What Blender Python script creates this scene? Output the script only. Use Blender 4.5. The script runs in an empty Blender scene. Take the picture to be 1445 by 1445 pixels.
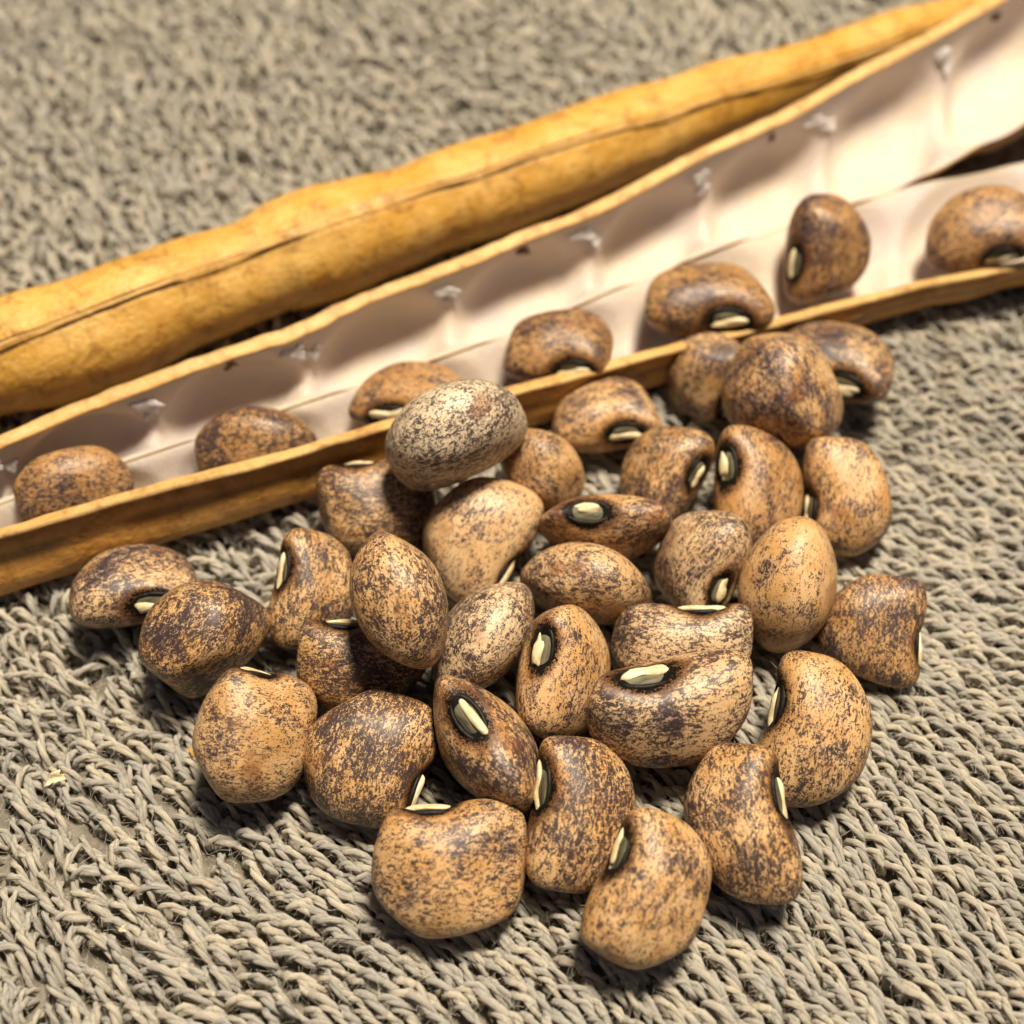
import bpy, bmesh, math, random
import numpy as np
from mathutils import Vector, Matrix, Quaternion

# ------------------------------------------------------------------ camera, world, light
# The scene is modelled in centimetres (one unit = 1 cm).
sc = bpy.context.scene
sc.unit_settings.system = 'METRIC'
sc.unit_settings.scale_length = 0.01
col = sc.collection

CAM = Vector((0.0, -7.45, 10.65))
AIM = Vector((0.0, 0.0, 0.0))
FOV = math.radians(45.0)
cd = bpy.data.cameras.new("camera")
cam = bpy.data.objects.new("camera", cd)
col.objects.link(cam)
cam.location = CAM
cam.rotation_euler = (AIM - CAM).to_track_quat('-Z', 'Y').to_euler()
cd.sensor_width = 36
cd.angle = FOV
cd.clip_start = 0.1
cd.clip_end = 500
cd.dof.use_dof = True
cd.dof.focus_distance = 10.95
cd.dof.aperture_fstop = 0.175
sc.camera = cam

w = bpy.data.worlds.new("World")
sc.world = w
w.use_nodes = True
bg = w.node_tree.nodes["Background"]
bg.inputs[0].default_value = (0.72, 0.78, 1.0, 1)
bg.inputs[1].default_value = 0.09

def lamp(name, loc, target, size, power, color):
    d = bpy.data.lights.new(name, 'AREA')
    d.shape = 'DISK'
    d.size = size
    d.energy = power
    d.color = color
    o = bpy.data.objects.new(name, d)
    col.objects.link(o)
    o.location = loc
    o.rotation_euler = (Vector(target) - Vector(loc)).to_track_quat('-Z', 'Y').to_euler()
    return o

lamp("room_lamp", (8, 9, 50), (0, 1, 0), 11, 56000, (1.0, 0.88, 0.70))

sc.view_settings.view_transform = 'Standard'
sc.view_settings.look = 'None'
sc.view_settings.gamma = 1
sc.view_settings.exposure = 0.0

# ------------------------------------------------------------------ helpers
RND = random.Random(7)
NP = np.random.default_rng(11)
FWD = (AIM - CAM).normalized()
RIGHT = Vector((1, 0, 0))
UP = RIGHT.cross(FWD).normalized()
FPX = 722.5 / math.tan(FOV / 2)

def ray(px, py):
    return (FWD + RIGHT * ((px - 722.5) / FPX) + UP * ((722.5 - py) / FPX))

def at(px, py, z):
    """the point at height z that stands at this spot of the photograph"""
    d = ray(px, py)
    t = (z - CAM.z) / d.z
    return CAM + d * t

def depth(p):
    return (p - CAM).dot(FWD)

def interp(tab, x):
    xs = [a for a, _ in tab]
    ys = [b for _, b in tab]
    if x <= xs[0]:
        return ys[0] + (ys[1] - ys[0]) / (xs[1] - xs[0]) * (x - xs[0])
    if x >= xs[-1]:
        return ys[-1] + (ys[-1] - ys[-2]) / (xs[-1] - xs[-2]) * (x - xs[-1])
    for i in range(len(xs) - 1):
        if xs[i] <= x <= xs[i + 1]:
            t = (x - xs[i]) / (xs[i + 1] - xs[i])
            # monotone-ish cubic with finite difference tangents
            def m(k):
                if k == 0: return (ys[1] - ys[0]) / (xs[1] - xs[0])
                if k == len(xs) - 1: return (ys[-1] - ys[-2]) / (xs[-1] - xs[-2])
                return (ys[k + 1] - ys[k - 1]) / (xs[k + 1] - xs[k - 1])
            h = xs[i + 1] - xs[i]
            t2, t3 = t * t, t * t * t
            return ((2*t3 - 3*t2 + 1) * ys[i] + (t3 - 2*t2 + t) * h * m(i)
                    + (-2*t3 + 3*t2) * ys[i + 1] + (t3 - t2) * h * m(i + 1))

def sstep(a, b, x):
    t = np.clip((x - a) / (b - a), 0, 1)
    return t * t * (3 - 2 * t)

def wob(seed, n=6, f0=1.0, f1=4.0):
    """smooth random field of (N,3) points"""
    r = np.random.default_rng(seed)
    k = r.normal(size=(n, 3))
    k /= np.linalg.norm(k, axis=1)[:, None]
    k *= r.uniform(f0, f1, size=n)[:, None]
    ph = r.uniform(0, 6.28, n)
    def f(p):
        return np.sin(p @ k.T + ph).sum(axis=1) / math.sqrt(n)
    return f

def link(name, me, mat=None, parent=None, smooth=True):
    o = bpy.data.objects.new(name, me)
    col.objects.link(o)
    if mat is not None and not me.materials:
        me.materials.append(mat)
    if parent is not None:
        o.parent = parent
    return o

def mesh_np(name, V, F, mat=None, smooth=True, attrs=None, uv=None):
    """V (N,3), F (M,4) or (M,3) -> mesh datablock"""
    V = np.asarray(V, dtype=np.float32)
    F = np.asarray(F, dtype=np.int32)
    me = bpy.data.meshes.new(name)
    k = F.shape[1]
    me.vertices.add(len(V))
    me.vertices.foreach_set("co", V.ravel())
    me.loops.add(F.size)
    me.loops.foreach_set("vertex_index", F.ravel())
    me.polygons.add(len(F))
    me.polygons.foreach_set("loop_start", np.arange(0, F.size, k, dtype=np.int32))
    me.polygons.foreach_set("use_smooth", np.full(len(F), smooth, dtype=bool))
    for an, data in (attrs or {}).items():
        a = me.attributes.new(an, 'FLOAT', 'POINT')
        a.data.foreach_set("value", np.asarray(data, dtype=np.float32))
    if uv is not None:
        u = me.uv_layers.new(name="uv")
        u.data.foreach_set("uv", np.asarray(uv, dtype=np.float32)[F.ravel()].ravel())
    me.update()
    me.validate()
    if mat is not None:
        me.materials.append(mat)
    return me

def grid_faces(nu, nv, closed=False, off=0):
    i = np.arange(nu - 1)[:, None]
    j = np.arange(nv if closed else nv - 1)[None, :]
    j2 = (j + 1) % nv
    a = i * nv + j; b = i * nv + j2; c = (i + 1) * nv + j2; d = (i + 1) * nv + j
    return np.stack([a, b, c, d], axis=-1).reshape(-1, 4) + off

def empty(name, loc, label=None, cat=None, group=None):
    o = bpy.data.objects.new(name, None)
    o.empty_display_size = 0.3
    col.objects.link(o)
    o.location = loc
    tag(o, label, cat, group)
    return o

def tag(o, label=None, cat=None, group=None, kind=None):
    if label: o["label"] = label
    if cat: o["category"] = cat
    if group: o["group"] = group
    if kind: o["kind"] = kind
    return o

# ------------------------------------------------------------------ materials
class NT:
    def __init__(self, name):
        self.m = bpy.data.materials.new(name)
        self.m.use_nodes = True
        self.t = self.m.node_tree
        self.b = self.t.nodes["Principled BSDF"]
        self.out = self.t.nodes["Material Output"]
    def n(self, kind, **kw):
        nd = self.t.nodes.new(kind)
        for k, v in kw.items():
            setattr(nd, k, v)
        return nd
    def put(self, sock, v):
        if hasattr(v, "is_output") or isinstance(v, bpy.types.NodeSocket):
            self.t.links.new(v, sock)
        else:
            sock.default_value = v
    def math(self, op, a, b=0.0, c=None, clamp=False):
        nd = self.n("ShaderNodeMath", operation=op, use_clamp=clamp)
        self.put(nd.inputs[0], a); self.put(nd.inputs[1], b)
        if c is not None: self.put(nd.inputs[2], c)
        return nd.outputs[0]
    def step(self, v, a, b, lo=0.0, hi=1.0):
        nd = self.n("ShaderNodeMapRange", interpolation_type='SMOOTHSTEP')
        self.put(nd.inputs[0], v); self.put(nd.inputs[1], a); self.put(nd.inputs[2], b)
        self.put(nd.inputs[3], lo); self.put(nd.inputs[4], hi)
        return nd.outputs[0]
    def noise(self, vec, scale, detail=3, rough=0.55, dist=0.0):
        nd = self.n("ShaderNodeTexNoise")
        self.put(nd.inputs["Vector"], vec)
        nd.inputs["Scale"].default_value = scale
        nd.inputs["Detail"].default_value = detail
        nd.inputs["Roughness"].default_value = rough
        nd.inputs["Distortion"].default_value = dist
        return nd.outputs["Fac"]
    def mix(self, fac, a, b):
        nd = self.n("ShaderNodeMix", data_type='RGBA')
        self.put(nd.inputs[0], fac)
        for s, v in ((nd.inputs[6], a), (nd.inputs[7], b)):
            if isinstance(v, tuple): v = (*v, 1.0) if len(v) == 3 else v
            self.put(s, v)
        return nd.outputs[2]
    def mapping(self, vec, scale=(1, 1, 1), rot=(0, 0, 0), loc=(0, 0, 0)):
        nd = self.n("ShaderNodeMapping")
        self.put(nd.inputs[0], vec)
        nd.inputs["Scale"].default_value = scale
        nd.inputs["Rotation"].default_value = rot
        nd.inputs["Location"].default_value = loc
        return nd.outputs[0]
    def attr(self, name, typ='GEOMETRY', out=2):
        nd = self.n("ShaderNodeAttribute", attribute_type=typ, attribute_name=name)
        return nd.outputs[out]
    def coord(self, which="Object"):
        return self.n("ShaderNodeTexCoord").outputs[which]
    def bump(self, h, strength, dist):
        nd = self.n("ShaderNodeBump")
        nd.inputs["Strength"].default_value = strength
        nd.inputs["Distance"].default_value = dist
        self.put(nd.inputs["Height"], h)
        self.t.links.new(nd.outputs[0], self.b.inputs["Normal"])
    def done(self, color=None, rough=None, spec=None):
        if color is not None:
            if isinstance(color, tuple): color = (*color, 1.0)
            self.put(self.b.inputs["Base Color"], color)
        if rough is not None: self.put(self.b.inputs["Roughness"], rough)
        if spec is not None: self.b.inputs["Specular IOR Level"].default_value = spec
        return self.m

HX = 0.13      # where the hilum sits along a bean of length 1

def coat_material():
    k = NT("seed_coat")
    c = k.coord()
    seed = k.attr("seed", 'OBJECT')
    tone = k.attr("tone", 'OBJECT')
    wash = k.attr("wash", 'OBJECT')
    ofs = k.n("ShaderNodeCombineXYZ")
    k.put(ofs.inputs[0], seed); k.put(ofs.inputs[1], k.math('MULTIPLY', seed, 0.37)); k.put(ofs.inputs[2], k.math('MULTIPLY', seed, -0.61))
    va = k.n("ShaderNodeVectorMath", operation='ADD')
    k.put(va.inputs[0], c); k.put(va.inputs[1], ofs.outputs[0])
    v = va.outputs[0]
    low = k.noise(v, 3.2, 2, 0.5, 0.4)
    low2 = k.noise(k.mapping(v, (1, 1, 1), loc=(5.3, 1.1, 2.7)), 4.3, 3, 0.55, 0.6)
    mid = k.noise(k.mapping(v, (0.7, 1.25, 1.0), (0.3, 0.2, 0.5)), 13.0, 3, 0.6, 0.8)
    fine = k.noise(k.mapping(v, (0.75, 1.6, 1.2), (0.4, 0.1, 0.6)), 33.0, 5, 0.74, 0.9)
    fine2 = k.noise(k.mapping(v, (1.5, 0.9, 1.3), (0.1, 0.5, 1.1)), 76.0, 4, 0.75, 0.6)
    s = k.math('ADD', k.math('MULTIPLY', fine, 0.62), k.math('MULTIPLY', fine2, 0.38))
    s = k.math('ADD', s, k.math('MULTIPLY', k.math('SUBTRACT', mid, 0.5), 0.18))
    s = k.math('ADD', s, k.math('MULTIPLY', k.math('SUBTRACT', low, 0.5), 0.17))
    s = k.math('ADD', s, tone)
    speck = k.step(s, 0.476, 0.498)
    # tan ground colour, warmer in patches
    tan = k.mix(k.step(low2, 0.35, 0.65), (0.565, 0.310, 0.112), (0.675, 0.425, 0.205))
    tan = k.mix(k.math('MULTIPLY', k.attr('brown', 'OBJECT'), 0.8), tan, (0.33, 0.150, 0.036))  # own brown of some beans, and painted shade on those in the pod
    tan = k.mix(k.math('MULTIPLY', k.attr('pale', 'OBJECT'), 1.0), tan, (0.66, 0.54, 0.375))
    # mauve-grey wash in broad patches
    wm = k.math('MULTIPLY', k.step(k.math('ADD', low, k.math('MULTIPLY', k.math('SUBTRACT', mid, 0.5), 0.6)), 0.47, 0.72), k.math('MULTIPLY', wash, 0.8))
    base = k.mix(wm, tan, (0.235, 0.165, 0.155))
    colr = k.mix(k.math('MULTIPLY', speck, 0.93), base, (0.022, 0.012, 0.019))
    # reddish brown stain patches
    st = k.math('MULTIPLY', k.step(k.noise(k.mapping(v, loc=(9, 4, 1)), 3.0, 2, 0.5), 0.62, 0.75), 0.55)
    colr = k.mix(st, colr, (0.20, 0.065, 0.015))
    # the ragged black ring round the hilum, ochre just outside it
    sx = k.n("ShaderNodeSeparateXYZ"); k.put(sx.inputs[0], c)
    dx = k.math('DIVIDE', k.math('SUBTRACT', sx.outputs[0], HX), 0.205)
    dz = k.math('DIVIDE', sx.outputs[2], 0.118)
    d = k.math('SQRT', k.math('ADD', k.math('MULTIPLY', dx, dx), k.math('MULTIPLY', dz, dz)))
    d = k.math('ADD', d, k.math('MULTIPLY', k.math('SUBTRACT', k.math('MULTIPLY', k.math('ADD', fine, fine2), 0.5), 0.5), 3.4))
    d = k.math('ADD', d, k.step(sx.outputs[1], 0.10, 0.0, 0.0, 5.0))
    och = k.math('MULTIPLY', k.step(d, 1.38, 1.0), 0.55)
    colr = k.mix(och, colr, (0.34, 0.135, 0.022))
    blk = k.step(d, 1.04, 0.96)
    colr = k.mix(blk, colr, (0.007, 0.006, 0.005))
    k.put(k.b.inputs['Specular IOR Level'], k.math('SUBTRACT', 0.48, k.math('MULTIPLY', blk, 0.40)))
    rough = k.math('ADD', 0.31, k.math('MULTIPLY', mid, 0.25))
    k.bump(k.math('ADD', k.math('MULTIPLY', fine, 0.5), k.math('MULTIPLY', mid, 0.8)), 0.35, 0.02)
    return k.done(colr, rough)

def simple(name, c1, c2, scale, rough, bump=0.2, dist=0.02, spec=0.4, stretch=(1, 1, 1), detail=4):
    k = NT(name)
    v = k.mapping(k.coord(), stretch)
    a = k.noise(v, scale, detail, 0.6, 0.4)
    k.bump(k.noise(v, scale * 2.2, detail, 0.6), bump, dist)
    return k.done(k.mix(k.step(a, 0.35, 0.65), c1, c2), rough, spec)

def pod_material(name, ca, cb, cdark, spots=0.5, u_stretch=(1, 1)):
    k = NT(name)
    v = k.coord()
    uv = k.n("ShaderNodeUVMap").outputs[0]
    big = k.noise(v, 1.1, 3, 0.55, 0.5)
    mid = k.noise(v, 3.4, 4, 0.6, 0.5)
    fine = k.noise(v, 16, 4, 0.65, 0.3)
    strk = k.noise(k.mapping(uv, (2.2, 14.0, 1)), 2.2, 4, 0.6, 0.5)
    c = k.mix(k.step(k.math('ADD', k.math('MULTIPLY', big, 0.6), k.math('MULTIPLY', strk, 0.4)), 0.38, 0.62), ca, cb)
    br = k.math('MULTIPLY', k.step(k.math('ADD', k.math('MULTIPLY', mid, 0.6), k.math('MULTIPLY', fine, 0.4)), 0.47, 0.66), 0.72)
    c = k.mix(br, c, cdark)
    dots = k.n("ShaderNodeTexVoronoi"); dots.inputs["Scale"].default_value = 5.5
    k.put(dots.inputs["Vector"], k.mapping(v, loc=(2.2, 0.3, 1)))
    dm = k.math('MULTIPLY', k.step(k.math('ADD', dots.outputs[0], k.math('MULTIPLY', fine, 0.16)), 0.20, 0.11), spots)
    dm = k.math('MULTIPLY', dm, k.step(mid, 0.42, 0.6))
    c = k.mix(dm, c, (0.07, 0.028, 0.010))
    c = k.mix(k.math('MULTIPLY', k.attr("dark"), 0.85), c, (0.05, 0.022, 0.008))
    h = k.math('ADD', k.math('MULTIPLY', mid, 0.8), k.math('ADD', k.math('MULTIPLY', fine, 0.35), k.math('MULTIPLY', strk, 0.3)))
    k.bump(h, 0.45, 0.09)
    return k.done(c, k.math('ADD', 0.27, k.math('MULTIPLY', fine, 0.25)), 0.4)

def lining_material():
    k = NT("pod_lining")
    v = k.coord()
    uv = k.n("ShaderNodeUVMap").outputs[0]
    big = k.noise(v, 1.4, 3, 0.5, 0.4)
    hair = k.noise(k.mapping(uv, (26.0, 3.0, 1), (0, 0, 0.5)), 2.0, 4, 0.65, 0.8)
    fine = k.noise(v, 22, 4, 0.6)
    c = k.mix(k.step(big, 0.3, 0.7), (0.70, 0.585, 0.46), (0.64, 0.545, 0.50))
    c = k.mix(k.math('MULTIPLY', k.attr("dark"), 0.8), c, (0.62, 0.43, 0.20))
    k.bump(k.math('ADD', k.math('MULTIPLY', hair, 0.6), k.math('MULTIPLY', fine, 0.35)), 0.6, 0.06)
    k.b.inputs["Subsurface Weight"].default_value = 0.5
    k.b.inputs["Subsurface Radius"].default_value = (0.26, 0.17, 0.14)
    k.b.inputs["Subsurface Scale"].default_value = 1.0
    return k.done(c, 0.31, 0.5)

def yarn_material():
    k = NT("towel_yarn")
    uv = k.n("ShaderNodeUVMap").outputs[0]
    tone = k.attr("tone")
    g = k.n("ShaderNodeNewGeometry").outputs["Position"]
    fib = k.noise(k.mapping(uv, (5.0, 13.0, 1), (0, 0, 0.35)), 2.0, 4, 0.7, 0.6)
    big = k.noise(g, 0.45, 3, 0.6)
    sm = k.noise(g, 3.0, 3, 0.6)
    f = k.math('ADD', k.math('MULTIPLY', tone, 0.5), k.math('MULTIPLY', k.math('ADD', big, sm), 0.25))
    c = k.mix(k.step(f, 0.34, 0.66), (0.60, 0.555, 0.475), (0.84, 0.73, 0.55))
    c = k.mix(k.step(fib, 0.6, 0.25, 0.0, 0.38), c, (0.28, 0.245, 0.195))
    fl = k.math('MULTIPLY', k.step(k.noise(g, 1.7, 2, 0.5), 0.68, 0.78), 0.4)
    c = k.mix(fl, c, (0.42, 0.26, 0.10))
    k.bump(fib, 1.0, 0.05)
    k.b.inputs["Subsurface Weight"].default_value = 0.35
    k.b.inputs["Subsurface Radius"].default_value = (0.05, 0.045, 0.035)
    k.b.inputs["Subsurface Scale"].default_value = 1.0
    k.b.inputs["Sheen Weight"].default_value = 0.25
    k.b.inputs["Sheen Roughness"].default_value = 0.5
    return k.done(c, 0.92, 0.15)

M_COAT = coat_material()
M_HILUM = simple("hilum_cushion", (0.055, 0.047, 0.024), (0.20, 0.175, 0.10), 9, 0.6, 0.5, 0.02, stretch=(0.4, 1.5, 2.2))
M_BLACK = simple("black_hilum_rim", (0.006, 0.005, 0.004), (0.016, 0.012, 0.008), 12, 0.5, 0.4, 0.02, spec=0.2)
M_ARIL = simple("cream_aril", (0.58, 0.45, 0.22), (0.80, 0.70, 0.47), 9, 0.6, 0.5, 0.02, stretch=(0.8, 1.4, 1.6))
M_POD_Y = pod_material("dry_pod_yellow", (0.58, 0.298, 0.044), (0.69, 0.415, 0.110), (0.25, 0.100, 0.014), 0.6)
M_POD_B = pod_material("dry_pod_brown", (0.50, 0.235, 0.050), (0.62, 0.335, 0.092), (0.26, 0.098, 0.018), 0.85)
M_RIM = pod_material("pod_rim", (0.62, 0.36, 0.11), (0.70, 0.45, 0.17), (0.34, 0.15, 0.04), 0.7)
M_LINE = lining_material()
M_MEMB = simple("papery_membrane", (0.60, 0.55, 0.52), (0.74, 0.69, 0.66), 6, 0.32, 0.6, 0.05)
M_STALK = simple("dried_seed_stalk", (0.10, 0.035, 0.018), (0.24, 0.10, 0.05), 9, 0.6, 0.6, 0.04)
M_YARN = yarn_material()
M_BACK = simple("towel_backing", (0.15, 0.13, 0.10), (0.25, 0.22, 0.175), 5, 0.95, 0.6, 0.05, spec=0.1)  # darker than the yarn: shade between the loops is put into the colour
M_FUZZ = simple("lint", (0.46, 0.41, 0.33), (0.62, 0.57, 0.48), 3, 0.8, 0.0, 0.01, spec=0.2)
M_CHAFF = simple("pod_chaff", (0.50, 0.27, 0.07), (0.62, 0.38, 0.12), 6, 0.6, 0.5, 0.03)
M_HAIR = simple("dark_hair", (0.05, 0.035, 0.02), (0.09, 0.06, 0.035), 3, 0.5, 0.0, 0.01)

# ------------------------------------------------------------------ towel
towel = empty("towel", (0, 0, 0), "grey-beige terry towel of looped yarn spread flat under the pods and beans", "towel")

_gz = wob(5, 10, 0.5, 2.0)
def ground(x, y):
    """rolling of the towel's surface"""
    p = np.stack([np.atleast_1d(x), np.atleast_1d(y), np.zeros_like(np.atleast_1d(x))], axis=1)
    return 0.045 * _gz(p)

def strand_path(v, n):
    """one pile loop, leaning over along +x; returns centre points"""
    r = random.Random(100 + v)
    ln = r.uniform(0.25, 0.38)
    tp = r.uniform(-0.03, 0.035)
    sw = r.uniform(-0.07, 0.07)
    ctrl = np.array([(0, 0, -0.30), (0.0, 0, -0.13), (0.06, sw*0.2, tp - 0.035), (ln*0.42, sw*0.7, tp),
                     (ln*0.78, sw, tp - 0.055), (ln*1.0, sw*1.1, -0.16), (ln*0.97, sw*1.1, -0.31)])
    t = np.linspace(0, len(ctrl) - 1.001, n)
    out = []
    P = np.vstack([2*ctrl[0]-ctrl[1], ctrl, 2*ctrl[-1]-ctrl[-2]])
    for q in t:
        i = int(q); f = q - i
        p0, p1, p2, p3 = P[i], P[i+1], P[i+2], P[i+3]
        out.append(0.5*((2*p1)+(-p0+p2)*f+(2*p0-5*p1+4*p2-p3)*f*f+(-p0+3*p1-3*p2+p3)*f**3))
    return np.array(out)

def loop_variant(v, rings=9, sides=5):
    r = random.Random(300 + v)
    P = strand_path(v, rings)
    T = np.gradient(P, axis=0); T /= np.linalg.norm(T, axis=1)[:, None]
    B = np.tile(np.array([[0, 1.0, 0]]), (rings, 1))
    N = np.cross(T, B); N /= np.linalg.norm(N, axis=1)[:, None]
    B = np.cross(N, T)
    turns = r.uniform(1.2, 1.9); ph0 = r.uniform(0, 6.28)
    s = np.linspace(0, 1, rings)
    Vs, Fs, UVs = [], [], []
    fat = r.uniform(0.88, 1.12)
    for k in range(2):
        ph = ph0 + k*math.pi + turns*2*math.pi*s
        C = P + 0.0185*fat*(np.cos(ph)[:, None]*N + np.sin(ph)[:, None]*B)
        rad = 0.031*fat*(0.92 + 0.16*np.sin(s*9 + k*2 + v))
        a = np.linspace(0, 2*math.pi, sides, endpoint=False)
        ring = C[:, None, :] + rad[:, None, None]*(np.cos(a + 0)[None, :, None]*N[:, None, :] + np.sin(a)[None, :, None]*B[:, None, :])
        Vs.append(ring.reshape(-1, 3))
        Fs.append(grid_faces(rings, sides, True, k*rings*sides))
        uu = np.repeat(s*0.9 + v*0.31, sides); vv = np.tile(np.abs(np.linspace(-1, 1, sides, endpoint=False)), rings) * 0.35 + k*0.5
        UVs.append(np.stack([uu, vv], axis=1))
    return np.vstack(Vs), np.vstack(Fs), np.vstack(UVs)

NVAR = 16
VARS = [loop_variant(v) for v in range(NVAR)]
FAR_VARS = [loop_variant(v, 7, 4) for v in range(NVAR)]     # coarser, for the blurred far pile

def build_pile():
    ang0 = math.radians(-50)
    e1 = np.array([math.cos(ang0), math.sin(ang0)])       # along the loops
    e2 = np.array([-e1[1], e1[0]])
    pa, pb = 0.180, 0.102
    rows = []
    wa = wob(21, 6, 0.35, 1.3); wb = wob(22, 6, 1.2, 3.5); wc = wob(23, 5, 0.3, 0.8)
    R = np.random.default_rng(3)
    N = 135
    for i in range(-N, N):
        for j in range(-N - 40, N + 40):
            a = i*pa + (j % 2)*pa*0.5; b = j*pb
            x, y = a*e1 + b*e2
            if not (-6.2 < y < 11.3): continue
            half = 5.0 + (y + 6.6)*0.235
            if abs(x) > half + 0.2: continue
            rows.append((x, y))
    XY = np.array(rows)
    P3 = np.c_[XY, np.zeros(len(XY))]
    # messier pile to the left and behind, combed rows at the right front
    mess = np.clip(0.45 - 0.14*XY[:, 0] + 0.10*(XY[:, 1] + 2) + 0.25*wc(P3), 0.14, 1.0)
    XY = XY + R.normal(size=XY.shape)*(0.018 + 0.040*mess)[:, None]
    ang = ang0 + math.radians(-8)*(-XY[:, 0]/4) + 0.22*wa(P3) + mess*(0.42*wb(P3) + 0.55*R.normal(size=len(XY)))
    ang += np.where((XY[:, 0] < -1) & (XY[:, 1] < 1), 0.22, 0)
    sc_ = R.uniform(0.85, 1.18, len(XY)) * (1 - 0.12*mess)
    up = R.normal(size=len(XY))*(0.018 + 0.035*mess) + ground(XY[:, 0], XY[:, 1]) - 0.02
    var = R.integers(0, NVAR, len(XY))
    roll = R.normal(size=len(XY))*0.25*mess
    return XY, ang, sc_, up, var, roll

XY, ANG, SCL, UPZ, VAR, ROLL = build_pile()

def visible_px(x, y, z=0):
    v = Vector((x, y, z)) - CAM
    dz = v.dot(FWD)
    return 722.5 + FPX*v.dot(RIGHT)/dz, 722.5 - FPX*v.dot(UP)/dz, dz

_pp = [visible_px(x, y) for x, y in XY]
_inside = [i for i, (px, py, dz) in enumerate(_pp) if 12 < px < 1432 and py < 1428]
_inside.sort(key=lambda i: _pp[i][2])
NEAR = set(_inside[:300])

def loop_matrix(i):
    c, s = math.cos(ANG[i]), math.sin(ANG[i])
    cr, sr = math.cos(ROLL[i]), math.sin(ROLL[i])
    Rz = np.array([[c, -s, 0], [s, c, 0], [0, 0, 1]])
    Rx = np.array([[1, 0, 0], [0, cr, -sr], [0, sr, cr]])
    return (Rz @ Rx) * SCL[i]

TONES = [(v*0.618) % 1.0 for v in range(NVAR)]
VMESH = [mesh_np("yarn_loop", V, F, M_YARN, attrs={"tone": np.full(len(V), TONES[k])}, uv=U) for k, (V, F, U) in enumerate(VARS)]
for i in sorted(NEAR, key=lambda i: _pp[i][2]):
    o = bpy.data.objects.new("yarn_loop", VMESH[VAR[i]])
    col.objects.link(o)
    m = Matrix(loop_matrix(i).tolist()).to_4x4()
    m.translation = Vector((XY[i, 0], XY[i, 1], UPZ[i]))
    o.parent = towel
    o.matrix_local = m

Vs, Fs, Us, Ts, off = [], [], [], [], 0
for i in range(len(XY)):
    if i in NEAR: continue
    V, F, U = (VARS if XY[i, 1] < 1.0 else FAR_VARS)[VAR[i]]
    Vs.append(V @ loop_matrix(i).T + np.array([XY[i, 0], XY[i, 1], UPZ[i]]))
    Fs.append(F + off); Us.append(U); off += len(V)
    Ts.append(np.full(len(V), (TONES[VAR[i]]*0.5 + 0.5*((i*0.754) % 1.0))))
pile = link("loop_pile", mesh_np("loop_pile", np.vstack(Vs), np.vstack(Fs), M_YARN, attrs={"tone": np.concatenate(Ts)}, uv=np.vstack(Us)), None, towel)
tag(pile, kind="stuff")
print("loops", len(XY))

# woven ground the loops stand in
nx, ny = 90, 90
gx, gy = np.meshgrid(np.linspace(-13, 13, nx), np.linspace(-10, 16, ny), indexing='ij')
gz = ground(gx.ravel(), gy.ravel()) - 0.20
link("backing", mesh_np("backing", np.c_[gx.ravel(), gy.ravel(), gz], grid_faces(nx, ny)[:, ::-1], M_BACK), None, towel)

# loose fuzz standing off the yarn
def fibres(n, seed, lmin, lmax, wid, zlo, zhi, segs=4):
    R = np.random.default_rng(seed)
    k = R.integers(0, len(XY), n)
    base = np.c_[XY[k] + R.normal(size=(n, 2))*0.12, UPZ[k] + R.uniform(zlo, zhi, n)]
    a = R.uniform(0, 6.28, n); el = R.uniform(-0.15, 0.9, n)
    d = np.c_[np.cos(a)*np.cos(el), np.sin(a)*np.cos(el), np.sin(el)]
    ln = R.uniform(lmin, lmax, n)
    curl = R.normal(size=(n, 3))*0.9
    pts = []
    p = base; dd = d
    for s in range(segs + 1):
        pts.append(p)
        p = p + dd*(ln/segs)[:, None]
        dd = dd + curl*(0.35) + R.normal(size=(n, 3))*0.15
        dd[:, 2] -= 0.12
        dd /= np.linalg.norm(dd, axis=1)[:, None]
    P = np.stack(pts, axis=1)
    side = np.cross(d, R.normal(size=(n, 3))); side /= np.linalg.norm(side, axis=1)[:, None]
    wv = np.linspace(1, 0.4, segs + 1)[None, :, None]*wid
    A = P - side[:, None, :]*wv; B = P + side[:, None, :]*wv
    V = np.stack([A, B], axis=2).reshape(-1, 3)
    q = np.arange(segs)*2
    f = np.stack([q, q+1, q+3, q+2], axis=1)
    F = (f[None] + (np.arange(n)*(segs+1)*2)[:, None, None]).reshape(-1, 4)
    return V, F
V, F = fibres(110000, 5, 0.05, 0.20, 0.0014, -0.05, 0.04, 2)
V2, F2_ = fibres(2600, 6, 0.25, 0.60, 0.0020, -0.02, 0.05, 5)
F = np.vstack([F, F2_ + len(V)]); V = np.vstack([V, V2])
fz = link("lint_fuzz", mesh_np("lint_fuzz", V, F, M_FUZZ), None, towel)
tag(fz, kind="stuff")

# ------------------------------------------------------------------ closed pod
C_TOP = [(-260, 492), (-100, 450), (0, 419), (100, 393), (200, 354), (260, 329), (350, 308), (400, 283), (500, 252), (575, 234), (625, 211), (722, 183), (847, 136), (947, 112), (1022, 84), (1147, 52), (1247, 20), (1347, -3), (1430, -26), (1500, -46)]
C_BOT = [(-260, 668), (-100, 622), (0, 590), (66, 575), (133, 553), (213, 523), (282, 490), (349, 458), (411, 438), (466, 419), (549, 386), (632, 356), (680, 341), (800, 296), (900, 250), (1000, 205), (1120, 150), (1247, 88), (1347, 35), (1430, -8), (1500, -40)]
C_SUT = [(-260, 577), (0, 486), (250, 391), (450, 320), (722, 228), (987, 146), (1307, 42), (1430, -17), (1500, -43)]

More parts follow.
